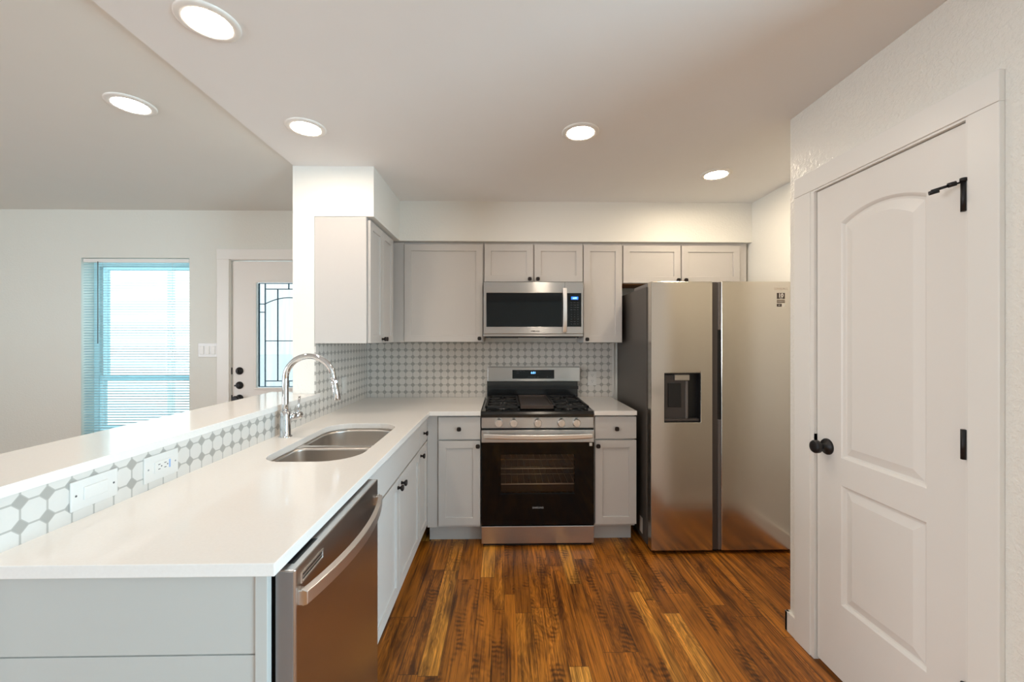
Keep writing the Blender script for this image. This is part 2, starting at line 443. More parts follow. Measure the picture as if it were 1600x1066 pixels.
# ------------------------------------------------------------------ the setting
YW = 3.458          # back wall
YT = 3.450          # face of the tiles on it
XS = -1.150         # side wall
XT = -1.142         # face of the tiles on it
XP = 1.367          # pantry wall
ZC = 2.445; ZL = 2.462
struct('floor', bx(-6.1, 3.7, REAR - 0.1, 3.7, -0.08, 0), 'floor')
struct('ceiling', bx(-1.272, 3.7, REAR, YW + 0.1, ZC, ZC + 0.12), 'ceiling')
o = struct('ceiling', bx(-6.1, -1.272, REAR, YW + 0.1, ZL, ZL + 0.12), 'ceiling_living')

WIN = (-3.478, -2.601, 0.56, 2.066); DOOR = (-2.275, -1.30, 0.0, 2.062)
ywall = lambda bm, l, r, a, b: box(bm, l, r, YW, YW + 0.18, a, b)
struct('wall_back', holed_wall(B(), -6.1, -1.215, 0, ZL, [WIN, DOOR], ywall), 'wall_living')
struct('wall_kitchen', bx(-1.215, 2.1, YW, YW + 0.18, 0, ZC), 'wall')
lwall = lambda bm, l, r, a, b: box(bm, -6.1, -6.0, l, r, a, b)
struct('wall_left', holed_wall(B(), REAR, YW, 0, ZL, [(-2.6, -0.2, 0.6, 2.1)], lwall), 'wall_living')  # opening added for the living room fill light
struct('wall_partition', bx(-1.279, XS, 2.52, YW, 0, ZL), 'wall')
struct('wall_bar', bx(-1.279, XS, 0.905, 2.52, 0, 1.04), 'wall')
PD = (1.185, 1.785, 0.0, 2.050)
xwall = lambda bm, l, r, a, b: box(bm, XP, XP + 0.12, l, r, a, b)
struct('wall_right', holed_wall(B(), 0.80, 1.948, 0, ZC, [PD], xwall), 'wall_peel')
struct('wall_alcove', box(bx(1.905, 2.05, 1.948, YW, 0, ZC), XP + 0.12, 2.05, 1.83, 1.948, 0, ZC), 'wall')
struct('wall_pantry', bx(XP + 0.12, 3.7, 0.80, 0.92, 0, ZC), 'wall')
swall = lambda bm, l, r, a, b: box(bm, 3.6, 3.7, l, r, a, b)
struct('wall_side', holed_wall(B(), REAR, 0.80, 0, ZC, [(-2.6, -0.3, 0.2, 2.1)], swall), 'wall')
struct('wall_front', bx(-6.1, 3.7, REAR - 0.12, REAR, 0, ZL), 'wall_living')
# boxed-in soffit over the wall cabinets
sf = slab(B(), [(XS, 2.52), (-0.792, 2.52), (-0.792, 3.14), (1.905, 3.14), (1.905, YW), (XS, YW)], [], 2.142, ZC)
o = struct('ceiling_soffit', sf, 'wall')

# ---- living room window
wx0, wx1, wz0, wz1 = WIN
win = struct('window_1', pocket(B(), wx0, wx1, wz0, wz1, 3.565, 3.635, wx0 + 0.045, wx1 - 0.045, wz0 + 0.05, wz1 - 0.05, 0, True), 'vinyl', 0.003)
obj('sash', pocket(B(), wx0 + 0.04, wx1 - 0.04, 1.045, wz1 - 0.04, 3.598, 3.628, wx0 + 0.08, wx1 - 0.08, 1.085, wz1 - 0.08, 0, True), 'vinyl', win, bev=0.002)
lo = obj('sash', pocket(B(), wx0 + 0.04, wx1 - 0.04, wz0 + 0.04, 1.085, 3.568, 3.597, wx0 + 0.085, wx1 - 0.085, wz0 + 0.10, 1.04, 0, True), 'vinyl', win, bev=0.002)
lk = bx(wx0 + 0.22, wx0 + 0.28, 3.555, 3.58, 1.082, 1.094); box(lk, wx1 - 0.28, wx1 - 0.22, 3.555, 3.58, 1.082, 1.094)
obj('sash_lock', lk, 'vinyl', win, bev=0.002)
obj('pane', bx(wx0 + 0.07, wx1 - 0.07, 3.611, 3.615, 1.075, wz1 - 0.07), 'window_glass', win)
obj('pane', bx(wx0 + 0.075, wx1 - 0.075, 3.580, 3.584, wz0 + 0.09, 1.05), 'window_glass', win)
obj('window_sill', bx(wx0, wx1, YW - 0.02, 3.565, wz0 - 0.02, wz0 + 0.004), 'trim', win, bev=0.003)

bl = thing('window_blind', 'white mini blind with open slats hanging in the living room window', 'blind', (0.5 * (wx0 + wx1), 3.475, wz0))
obj('headrail', bx(wx0 + 0.012, wx1 - 0.004, 3.462, 3.490, wz1 - 0.036, wz1 - 0.006), 'trim', bl, bev=0.003)
sl = B(); z = wz1 - 0.052; tilt = math.radians(13)
while z > wz0 + 0.035:
    prof = []
    for k in range(5):
        t = (k / 4 - 0.5); y = t * 0.0245; prof.append((y * math.cos(tilt), y * math.sin(tilt) + 0.0016 * (1 - 4 * t * t)))
    top = [[sl.verts.new((xx, 3.476 + p[0], z + p[1])) for p in prof] for xx in (wx0 + 0.012, wx1 - 0.006)]
    bot = [[sl.verts.new((xx, 3.476 + p[0], z + p[1] - 0.0007)) for p in prof] for xx in (wx0 + 0.012, wx1 - 0.006)]
    for k in range(4):
        for r in (top, bot): f = sl.faces.new((r[0][k], r[1][k], r[1][k + 1], r[0][k + 1]))
    for k in (0, 4): sl.faces.new((top[0][k], top[1][k], bot[1][k], bot[0][k]))
    z -= 0.0218
obj('slats', sl, 'slat', bl)
obj('bottom_rail', bx(wx0 + 0.012, wx1 - 0.006, 3.464, 3.488, wz0 + 0.006, wz0 + 0.022), 'trim', bl, bev=0.003)
obj('tilt_wand', cyl(B(), (wx0 + 0.135, 3.458, wz1 - 0.03), (wx0 + 0.137, 3.456, 1.36), 0.0032, 8), 'mid_grey', bl, label='thin grey tilt wand')
cd = B()
for xx in (wx0 + 0.17, wx1 - 0.14): 
    for yy in (3.462, 3.490): cyl(cd, (xx, yy, wz1 - 0.03), (xx, yy, wz0 + 0.02), 0.0008, 6)
obj('ladder_cord', cd, 'trim', bl)

# ---- front door with leaded glass
dx0, dx1, dz1 = -2.256, -1.342, 2.043
gx0, gx1, gz0, gz1 = -2.068, -1.53, 0.985, 1.876
d2 = struct('door_2', pocket(B(), dx0, dx1, 0.012, dz1, 3.468, 3.512, gx0, gx1, gz0, gz1, 0, True), 'door', 0.002)
obj('glass_frame', pocket(B(), gx0 - 0.008, gx1 + 0.008, gz0 - 0.008, gz1 + 0.008, 3.460, 3.470, gx0 + 0.010, gx1 - 0.010, gz0 + 0.010, gz1 - 0.010, 0, True), 'door', d2, bev=0.003)
obj('leaded_pane', bx(gx0, gx1, 3.492, 3.497, gz0, gz1), 'lite_glass', d2)
cm = B(); yc0, yc1 = 3.484, 3.493; hw = 0.0036
vl = lambda x, a, b, w=hw: box(cm, x - w, x + w, yc0, yc1, a, b)
hl = lambda zz, a, b, w=hw: box(cm, a, b, yc0, yc1, zz - w, zz + w)
fx0, fx1, fz0, fz1 = gx0 + 0.020, gx1 - 0.020, gz0 + 0.015, gz1 - 0.014
vl(fx0, fz0, fz1, 0.005); vl(fx1, fz0, fz1, 0.005); hl(fz0, fx0, fx1, 0.003); hl(fz1, fx0, fx1, 0.003)
ix0, ix1, iz0, iz1 = fx0 + 0.050, fx1 - 0.050, fz0 + 0.047, fz1 - 0.047
vl(ix0, fz0, fz1); vl(ix1, fz0, fz1); hl(iz0, ix0, ix1); hl(iz1, ix0, ix1)
mx0, mx1 = ix0 + 0.104, ix1 - 0.104
vl(mx0, iz0, iz1); vl(mx1, iz0, iz1); hl(1.382, ix0, ix1)
for zz in (1.690, 1.622):
    hl(zz, fx0, ix0); hl(zz, ix1, fx1)
for xx in (ix0 + 0.195, ix0 + 0.25): vl(xx, iz1, fz1); vl(xx, fz0, iz0)
arc = []
for k in range(17):
    t = k / 16 * 2 - 1; arc.append((0.5 * (ix0 + ix1) + t * 0.5 * (ix1 - ix0), 0.5 * (yc0 + yc1), 1.692 + 0.052 * (1 - t * t) ** 1))
tube(cm, arc, 0.004, 8)
obj('lead_came', cm, 'lead_came', d2, label='dark lead strips dividing the door glass')
kb = lambda zz: lathe(B(), (-2.196, 3.468, zz), (0, -1, 0), [(0.031, 0), (0.031, 0.006), (0.027, 0.012), (0.020, 0.016), (0.019, 0.022), (0.012, 0.026)], 24)
db = kb(1.133); box(db, -2.200, -2.192, 3.434, 3.45, 1.118, 1.148); obj('deadbolt', db, 'black_metal', d2, bev=0.0)
db = kb(1.014); box(db, -2.222, -2.196, 3.436, 3.448, 1.008, 1.020); obj('deadbolt', db, 'black_metal', d2)
obj('door_knob', lathe(B(), (-2.196, 3.468, 0.905), (0, -1, 0), [(0.032, 0), (0.032, 0.006), (0.014, 0.012), (0.012, 0.035), (0.024, 0.045), (0.028, 0.058), (0.022, 0.068)], 24), 'black_metal', d2)
st = B()
for zz in (1.133, 0.905): box(st, dx0 - 0.012, dx0 - 0.002, 3.463, 3.476, zz - 0.028, zz + 0.028)
obj('strike_plate', st, 'black_metal', d2)
tr = box(box(bx(-2.366, -2.268, YW - 0.018, YW, 0, 2.055), -1.322, -1.285, YW - 0.018, YW, 0, 2.055), -2.366, -1.285, YW - 0.020, YW, 2.055, 2.140)
struct('trim_1', tr, 'trim', 0.002)
jb = box(box(bx(-2.275, -2.262, YW - 0.004, 3.60, 0, 2.062), -1.336, -1.30, YW - 0.004, 3.60, 0, 2.062), -2.262, -1.336, YW - 0.004, 3.60, 2.050, 2.062)
struct('trim_2', jb, 'trim')
struct('baseboard_back', box(bx(-6.0, -2.366, YW - 0.014, YW, 0, 0.10), -5.99, -5.98, 0, 0.1, 0, 0.1), 'trim')

sw = thing('light_switch', 'white three gang rocker switch plate beside the front door', 'light switch', (-2.447, YW, 1.248))
obj('switch_plate', bx(-2.526, -2.370, YW - 0.006, YW, 1.248, 1.364), 'white_plastic', sw, bev=0.002)
for k in range(3):
    cx = -2.448 + (k - 1) * 0.046
    obj('rocker', bx(cx - 0.0165, cx + 0.0165, YW - 0.010, YW - 0.004, 1.272, 1.340), 'trim', sw, bev=0.002)

post = obj('porch_post', bx(-4.02, -3.97, 5.0, 5.05, -0.1, 2.25), 'vinyl'); tag(post, 'white porch post standing outside the blind-covered window', 'post')
struct('ground', bx(-30, 30, 3.7, 40, -0.2, -0.1), plain('pale_concrete', srgb(236, 240, 242), 0.8))

# ---- pantry door
YA, YB_ = 1.191, 1.777
def panel_profile(bm, poly, f, shape=None):
    """moulded sunken panel: poly is a CCW loop in door coordinates (a, z); f(a, z, depth) -> vertex position"""
    loops = [(0.0, 0.0), (0.005, 0.004), (0.010, 0.011), (0.016, 0.012), (0.048, 0.003), (0.052, 0.003)]
    prev = None
    for off, dep in loops:
        cur = [bm.verts.new(f(a, z, dep)) for a, z in (shape(off) if shape else inset(poly, off) if off else poly)]
        if prev:
            for k in range(len(cur)):
                j = (k + 1) % len(cur); bm.faces.new((prev[k], prev[j], cur[j], cur[k]))
        prev = cur
    bm.faces.new(prev)
dm = B()
f = lambda a, z, d: (XP + d, YB_ - a, z)           # a runs from the knob side towards the hinges
Wd, Hd, z_b = YB_ - YA, 2.040, 0.014
a0, a1 = 0.126, 0.466
lowp = [(a0, 0.318), (a1, 0.318), (a1, 0.805), (a0, 0.805)]
NA = 20; arch = [(a1 + (a0 - a1) * k / NA, 1.872 + 0.040 * (1 - (2 * k / NA - 1) ** 2)) for k in range(NA + 1)]
def upper(d):
    l, r = a0 + d, a1 - d
    return [(l, 0.915 + d), (r, 0.915 + d)] + [(r + (l - r) * k / NA, 1.872 - d + 0.040 * (1 - (2 * k / NA - 1) ** 2)) for k in range(NA + 1)]
upp = upper(0)
quad = lambda *p: dm.faces.new([dm.verts.new(f(a, z, 0)) for a, z in p])
quad((0, z_b), (Wd, z_b), (Wd, 0.318), (0, 0.318)); quad((0, 0.318), (a0, 0.318), (a0, 0.805), (0, 0.805)); quad((a1, 0.318), (Wd, 0.318), (Wd, 0.805), (a1, 0.805))
quad((0, 0.805), (Wd, 0.805), (Wd, 0.915), (0, 0.915)); quad((0, 0.915), (a0, 0.915), (a0, Hd), (0, Hd)); quad((a1, 0.915), (Wd, 0.915), (Wd, Hd), (a1, Hd))
for p, q in zip(arch, arch[1:]): quad(p, (p[0], Hd), (q[0], Hd), q)
panel_profile(dm, lowp, f); panel_profile(dm, upp, f, upper)
bmesh.ops.remove_doubles(dm, verts=dm.verts[:], dist=1e-5)
# slab sides and back
for (p, q) in (((0, z_b), (Wd, z_b)), ((Wd, z_b), (Wd, Hd)), ((Wd, Hd), (0, Hd)), ((0, Hd), (0, z_b))):
    dm.faces.new([dm.verts.new(v) for v in (f(*p, 0), f(*q, 0), f(*q, 0.035), f(*p, 0.035))])
dm.faces.new([dm.verts.new(f(*p, 0.035)) for p in ((0, z_b), (0, Hd), (Wd, Hd), (Wd, z_b))])
bmesh.ops.remove_doubles(dm, verts=dm.verts[:], dist=1e-5)
d1 = struct('door_1', dm, 'door')
obj('door_knob', lathe(B(), (XP, 1.721, 0.944), (-1, 0, 0), [(0.034, 0), (0.034, 0.004), (0.031, 0.009), (0.013, 0.013), (0.0115, 0.030), (0.019, 0.036), (0.0265, 0.041), (0.0275, 0.055), (0.024, 0.061), (0.012, 0.062)], 28), 'black_metal', d1, label='round black door knob')
obj('strike_plate', bx(XP - 0.012, XP + 0.004, 1.781, 1.789, 0.915, 0.985), 'black_metal', d1)
for zz in (1.775, 1.045, 0.30):
    hb = cyl(B(), (XP - 0.016, 1.190, zz), (XP - 0.016, 1.190, zz + 0.088), 0.0066, 12)
    box(hb, XP - 0.016, XP + 0.001, 1.1885, 1.1915, zz, zz + 0.088)
    obj('hinge', hb, 'black_metal', d1, label='black steel hinge')
# hinge-pin door stop
ds = cyl(B(), (XP - 0.016, 1.190, 1.863), (XP - 0.016, 1.190, 1.873), 0.0085, 12)
tube(ds, [(XP - 0.018, 1.191, 1.862), (XP - 0.050, 1.211, 1.854)], 0.0028, 8)
tube(ds, [(XP - 0.029, 1.198, 1.861), (XP - 0.044, 1.207, 1.857)], 0.0072, 10)
tube(ds, [(XP - 0.040, 1.205, 1.857), (XP - 0.074, 1.227, 1.847)], 0.0042, 8)
tube(ds, [(XP - 0.060, 1.218, 1.846), (XP - 0.078, 1.230, 1.841)], 0.0062, 10)
obj('door_stop', ds, 'black_metal', d1, label='black hinge pin door stop sticking out over the door')
XC = XP - 0.017
tr = box(box(bx(XC, XP, 1.800, 1.898, 0, 2.050), XC, XP, 1.101, 1.180, 0, 2.050), XC - 0.002, XP, 1.101, 1.898, 2.050, 2.138)
struct('trim_3', tr, 'trim', 0.002)
jb = box(box(bx(XC + 0.004, XP + 0.11, 1.781, 1.800, 0, 2.050), XC + 0.004, XP + 0.11, 1.176, 1.187, 0, 2.050), XC + 0.004, XP + 0.11, 1.187, 1.781, 2.043, 2.052)
struct('trim_4', jb, 'trim')
struct('baseboard_right', box(bx(XP - 0.015, XP, 1.898, 1.965, 0, 0.095), XP - 0.015, 1.905, 1.948, 1.965, 0, 0.095), 'trim', 0.002)
struct('baseboard_front', bx(XP - 0.014, XP, 0.80, 1.101, 0, 0.095), 'trim', 0.002)
struct('baseboard_alcove', bx(1.891, 1.905, 1.965, YW, 0, 0.095), 'trim', 0.002)

# ------------------------------------------------------------------ worktops
CT0, CT1 = 0.885, 0.914
XE, YE = -0.497, 2.762           # front edges of the two runs
SINK = rrect(-0.982, -0.598, 1.648, 2.384, [0.10, 0.15, 0.13, 0.13], 10)
ct = slab(B(), [(XT - 0.006, 0.902), (XE, 0.902), (XE, YE), (-0.158, YE), (-0.158, YT - 0.002), (XT - 0.006, YT - 0.002)], [SINK], CT0, CT1)
o = obj('countertop', ct, 'quartz', bev=0.002); tag(o, 'long L-shaped white quartz countertop holding the sink', 'countertop')
o = obj('countertop', bx(0.606, 0.893, YE, YT - 0.002, CT0, CT1), 'quartz', bev=0.002); tag(o, 'short white quartz countertop between range and refrigerator', 'countertop')
bt = slab(B(), [(-1.455, 0.905), (-1.13, 0.905), (-1.13, 2.556), (XT + 0.0006, 2.556), (XT + 0.0006, 2.518), (-1.281, 2.518), (-1.281, 2.610), (-1.455, 2.610)], [], 1.0405, 1.0675)
o = obj('bar_top', bt, 'quartz', bev=0.002); tag(o, 'raised white quartz breakfast bar top above the tiled ledge', 'bar top')

# tile
tb = bx(-1.141, 0.905, YT, YW - 0.0005, CT1, 1.372)
o = obj('tile_backsplash', tb, 'tile_back'); tag(o, 'octagon mosaic backsplash on the wall behind the range', 'backsplash')
obj('edge_strip', bx(0.905, 0.922, YT - 0.001, YW - 0.0005, CT1, 1.372), 'white_plastic', o, label='pale metal edge strip')
ts = box(bx(XS, XT, 0.905, 2.522, CT1, 1.0400), XS, XT, 2.522, YW, CT1, 1.3715)
o = obj('tile_backsplash', ts, 'tile_side'); tag(o, 'octagon mosaic backsplash along the bar and behind the faucet', 'backsplash')

# ------------------------------------------------------------------ peninsula end
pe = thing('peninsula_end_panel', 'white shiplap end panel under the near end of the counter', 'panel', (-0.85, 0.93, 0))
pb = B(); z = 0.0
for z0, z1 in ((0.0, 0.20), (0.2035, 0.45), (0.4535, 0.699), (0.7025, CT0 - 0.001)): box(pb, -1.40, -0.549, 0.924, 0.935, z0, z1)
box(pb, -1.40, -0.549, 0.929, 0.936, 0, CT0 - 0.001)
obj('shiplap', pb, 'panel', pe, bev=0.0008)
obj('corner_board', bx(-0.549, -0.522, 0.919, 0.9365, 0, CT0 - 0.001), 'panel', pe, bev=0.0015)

# ------------------------------------------------------------------ cabinets
def shaker(x0, x1, z0, z1, rail=0.050):
    return pocket(B(), x0, x1, z0, z1, -0.020, -0.0015, x0 + rail, x1 - rail, z0 + rail, z1 - rail, -0.011)
def knob(x, z):
    return lathe(B(), (x, -0.020, z), (0, -1, 0), [(0.0085, 0), (0.0075, 0.003), (0.0055, 0.010), (0.007, 0.015), (0.0125, 0.018), (0.0145, 0.022), (0.0140, 0.027), (0.0115, 0.029)], 20, 3.2)
def cabinet(label, loc, rotz, w, d, z0, z1, fronts, base, group=None, bottom=None, hollow=False):
    """face frame in the local x-z plane, fronts just before it"""
    r = thing('base_cabinet' if base else 'wall_cabinet', label, 'cabinet', loc, rotz, group)
    bm = B()
    if hollow:
        for q in ((0, w, 0, 0.018, z0, z1), (0, 0.018, 0.018, d, z0, z1), (w - 0.018, w, 0.018, d, z0, z1), (0.018, w - 0.018, d - 0.01, d, z0, z1), (0.018, w - 0.018, 0.018, d - 0.01, z0, z0 + 0.018)): box(bm, *q)
    else: box(bm, 0, w, 0, d, z0, z1)
    obj('cabinet_box', bm, 'cabinet', r, w=False, bev=0.001)
    if base: obj('toe_kick', bx(0, w, 0.085, 0.105, 0, z0), 'cabinet', r, w=False)
    if bottom: obj('underside', bx(0.012, w - 0.012, 0.02, d - 0.01, z0 - 0.005, z0 + 0.001), bottom, r, w=False, label='bare wooden underside')
    for kind, x0, x1, a, b, kx, kz in fronts:
        if kind == 'door': p = obj('door', shaker(x0, x1, a, b), 'cabinet', r, w=False, bev=0.0012)
        else: p = obj('drawer' if kx is not None else 'drawer_front', bx(x0, x1, -0.020, -0.0015, a, b), 'cabinet', r, w=False, bev=0.0015)
        if kx is not None: obj('knob', knob(kx, kz), 'dark_knob', p, w=False, label='dark bronze knob')
    return r
DB0, DB1, DR0, DR1 = 0.143, 0.712, 0.722, 0.872
# left run: local x = room Y, front faces +X
FX = -0.540                                   # face frame plane; fronts at -0.520
LR = lambda y: (FX, y, 0)
sb = cabinet('grey double door sink base cabinet next to the dishwasher', LR(1.555), PI / 2, 0.985, 0.58, 0.125, CT0 - 0.001,
        [('drawer_front', 0.012, 0.986, DR0, DR1, None, None), ('door', 0.012, 0.502, DB0, DB1, 0.470, 0.672), ('door', 0.508, 0.986, DB0, DB1, 0.540, 0.672)], True, hollow=True)
cabinet('narrow grey base cabinet in the inside corner with one drawer', LR(2.541), PI / 2, 0.262, 0.58, 0.125, CT0 - 0.001,
        [('drawer', 0.008, 0.255, DR0, DR1, 0.131, 0.790), ('door', 0.008, 0.255, DB0, DB1, 0.030, 0.672)], True)
# back run: front faces -Y, fronts at YF - 0.020 = 2.785
YF = 2.805
cl = cabinet('grey base cabinet between the corner and the range', (-0.520, YF, 0), 0, 0.360, 0.63, 0.125, CT0 - 0.001,
        [('drawer', 0.076, 0.358, DR0, DR1, 0.217, 0.795), ('door', 0.076, 0.358, DB0, DB1, 0.343, 0.680)], True)
obj('corner_filler', bx(0.0, 0.070, -0.006, 0.0, 0.125, CT0 - 0.001), 'cabinet', cl, w=False)
cabinet('small grey base cabinet between the range and the refrigerator', (0.610, YF, 0), 0, 0.280, 0.63, 0.125, CT0 - 0.001,
        [('drawer', 0.006, 0.286, DR0, DR1, 0.148, 0.793), ('door', 0.006, 0.286, DB0, DB1, 0.022, 0.677)], True)
# wall cabinets
ZU0, ZU1 = 1.374, 2.122
YU = 3.181                                    # face frame; doors at 3.161
uc = cabinet('grey two door wall cabinet on the side wall beside the faucet', (-0.838, 2.535, 0), PI / 2, 0.520, 0.311, 1.372, 2.141,
        [('door', 0.006, 0.262, ZU0, 2.126, 0.243, 1.398), ('door', 0.266, 0.522, ZU0, 2.126, 0.290, 1.398)], False)
obj('end_panel', bx(-0.012, 0.0, 0.0, 0.311, 1.372, 2.141), 'cabinet', uc, w=False, bev=0.001)
u1 = cabinet('wide grey single door wall cabinet in the corner', (-0.764, YU, 0), 0, 0.606, 0.262, 1.376, 2.141,
        [('door', 0.002, 0.598, ZU0 + 0.002, ZU1, 0.575, 1.402)], False)
obj('corner_filler', bx(-0.085, 0.0, -0.012, 0.010, 1.374, 2.138), 'cabinet', u1, w=False)
cabinet('short grey double door wall cabinet above the microwave', (-0.156, YU, 0), 0, 0.762, 0.262, 1.835, 2.141,
        [('door', 0.005, 0.376, 1.837, ZU1, 0.350, 1.856), ('door', 0.387, 0.758, 1.837, ZU1, 0.412, 1.856)], False)
cabinet('narrow grey single door wall cabinet right of the microwave', (0.607, YU, 0), 0, 0.303, 0.262, 1.370, 2.141,
        [('door', 0.003, 0.299, 1.372, ZU1, 0.026, 1.396)], False)
uf = cabinet('short grey double door wall cabinet above the refrigerator', (0.911, YU, 0), 0, 0.975, 0.262, 1.828, 2.141,
        [('door', 0.005, 0.448, 1.830, ZU1 - 0.002, 0.425, 1.850), ('door', 0.458, 0.912, 1.830, ZU1 - 0.002, 0.484, 1.850)], False, bottom='wood_raw')

# ------------------------------------------------------------------ dishwasher
dw = thing('dishwasher', 'stainless dishwasher with bowed handle at the near end of the counter', 'dishwasher', (-0.50, 1.222, 0))
DX = -0.470; dy0, dy1 = 0.938, 1.546
db = B()
prof = [(0.0, dy0 + 0.004), (0.006, dy0), ]
dd = slab(B(), [(DX - 0.044, dy0), (DX - 0.004, dy0), (DX, dy0 + 0.004), (DX, dy1 - 0.004), (DX - 0.004, dy1), (DX - 0.044, dy1)], [], 0.105, 0.878)
door = obj('door', dd, 'steel_dw', dw, bev=0.003)
obj('edge_sheen', bx(DX - 0.044, DX - 0.005, dy0 - 0.001, dy0 + 0.004, 0.107, 0.875), 'edge_grey', dw, bev=0.0008)  # added strip, its grey paints the cool reflection on the door's near side
obj('tub', bx(-1.08, DX - 0.048, dy0 + 0.008, dy1 - 0.008, 0.09, 0.868), 'black_plastic', dw)
obj('toe_panel', bx(-0.56, -0.545, dy0 + 0.01, dy1 - 0.005, 0.0, 0.10), 'black_plastic', dw)
obj('control_panel', bx(DX - 0.036, DX - 0.018, dy0 + 0.03, dy0 + 0.15, 0.8775, 0.8785), 'black_plastic', door)
hb = B(); rings = []
NH = 20
for k in range(NH + 1):
    t = k / NH; y = 0.952 + t * (1.533 - 0.952); bow = 0.020 + 0.038 * (1 - (2 * t - 1) ** 2)
    rings.append([hb.verts.new((DX + p, y, q)) for p, q in ((bow - 0.014, 0.828), (bow, 0.822), (bow, 0.792), (bow - 0.012, 0.788))])
for a, b in zip(rings, rings[1:]):
    for k in range(4): hb.faces.new((a[k], a[(k + 1) % 4], b[(k + 1) % 4], b[k]))
hb.faces.new(rings[0]); hb.faces.new(list(reversed(rings[-1])))
box(hb, DX - 0.001, DX + 0.010, 0.952, 0.970, 0.790, 0.824); box(hb, DX - 0.001, DX + 0.010, 1.515, 1.533, 0.790, 0.824)
obj('handle', hb, 'satin', door, bev=0.0015)
vt = pocket(B(), 0.963, 1.078, 0.834, 0.8575, 0, 0.004, 0.967, 1.074, 0.837, 0.8545, 0.002)
vt.transform(Matrix.Translation((DX + 0.0025, 0, 0)) @ Matrix.Rotation(PI / 2, 4, 'Z'))
v = obj('vent', vt, 'satin', door)
obj('vent_slots', box(bx(DX + 0.0005, DX + 0.0012, 0.969, 1.072, 0.8395, 0.8425), DX + 0.0005, DX + 0.0012, 0.969, 1.072, 0.849, 0.852), 'black_plastic', v)

# ------------------------------------------------------------------ sink and faucet
sk = thing('kitchen_sink', 'undermount stainless double bowl sink set in the counter', 'sink', (-0.79, 2.016, 0.70))
YD0, YD1 = 1.988, 2.014
b1 = [p for p in rrect(-0.988, -0.592, 1.642, YD0, [0.10, 0.15, 0.05, 0.05], 8)]
b2 = [p for p in rrect(-0.988, -0.592, YD1, 2.390, [0.05, 0.05, 0.13, 0.13], 8)]
for poly in (b1, b2):
    bm = B(); prev = None
    for off, z in ((0, 0.8775), (0.0, 0.865), (0.004, 0.80), (0.008, 0.735), (0.016, 0.712), (0.035, 0.700), (0.06, 0.697)):
        pl = inset(poly, off) if off else poly
        if off > 0.04:
            cx = sum(p[0] for p in poly) / len(poly); cy = sum(p[1] for p in poly) / len(poly)
            pl = [(cx + (p[0] - cx) * 0.5, cy + (p[1] - cy) * 0.5) for p in poly]
        cur = [bm.verts.new((p[0], p[1], z)) for p in pl]
        if prev:
            for k in range(len(cur)):
                j = (k + 1) % len(cur); ff = bm.faces.new((prev[k], prev[j], cur[j], cur[k])); ff.smooth = True
        prev = cur
    bm.faces.new(prev)
    bw = obj('bowl', bm, 'sink_steel', sk)
    md = bw.modifiers.new('sheet', 'SOLIDIFY'); md.thickness = 0.0015; md.offset = 1.0
    cx = sum(p[0] for p in poly) / len(poly); cy = sum(p[1] for p in poly) / len(poly)
    obj('drain', lathe(B(), (cx, cy, 0.6965), (0, 0, 1), [(0.055, 0), (0.055, 0.003), (0.040, 0.0035), (0.036, 0.001)], 24), 'chrome', bw)
obj('rim', slab(B(), rrect(-1.02, -0.565, 1.615, 2.415, 0.12), [b1, b2], 0.8770, 0.8842), 'sink_steel', sk, bev=0.0015)

fc = thing('kitchen_faucet', 'chrome gooseneck pull-down faucet standing behind the sink', 'faucet', (-1.083, 2.063, CT1))
fo = Vector((-1.083, 2.063, CT1))
obj('faucet_body', lathe(B(), fo, (0, 0, 1), [(0.031, 0), (0.031, 0.004), (0.026, 0.007), (0.0245, 0.010), (0.0245, 0.085), (0.0225, 0.105), (0.0215, 0.128), (0.017, 0.130)], 28), 'chrome', fc)
pts = [(-1.083, 2.063, 1.03), (-1.083, 2.063, 1.08), (-1.083, 2.063, 1.13), (-1.083, 2.063, 1.17), (-1.0825, 2.063, 1.20)]
for k in range(1, 22):
    t = PI - PI * k / 21 * 0.98; pts.append((-0.9655 + 0.117 * math.cos(t), 2.063, 1.203 + 0.111 * math.sin(t)))
pts.append((-0.845, 2.063, 1.192))
obj('spout', tube(B(), pts, 0.0148, 18), 'chrome', fc)
hd = Vector((0.022, 0, -0.12)).normalized(); h0 = Vector((-0.8465, 2.063, 1.200))
obj('spray_head', lathe(B(), h0, hd, [(0.0165, 0), (0.0165, 0.020), (0.0150, 0.026), (0.0155, 0.030), (0.0165, 0.060), (0.0172, 0.104), (0.0150, 0.107)], 22), 'chrome', fc)
obj('spray_button', lathe(B(), h0 + hd * 0.012 + Vector((0.012, -0.010, 0)), (0.6, -0.8, 0), [(0.006, 0), (0.006, 0.005)], 12), 'chrome', fc)
hx = Vector((0.38, 0.92, 0)).normalized()
hl_ = obj('handle', lathe(B(), fo + Vector((0, 0, 0.095)) + hx * 0.018, hx, [(0.0205, 0), (0.0205, 0.034), (0.0190, 0.035), (0.0190, 0.037), (0.0205, 0.038), (0.0205, 0.070), (0.017, 0.073)], 20), 'chrome', fc)
hp = fo + Vector((0, 0, 0.108)) + hx * 0.072
obj('lever', tube(B(), [hp, hp + Vector((0.002, 0.002, 0.03)), hp + Vector((0.006, 0.006, 0.085))], [0.005, 0.0045, 0.0055], 10), 'chrome', hl_)

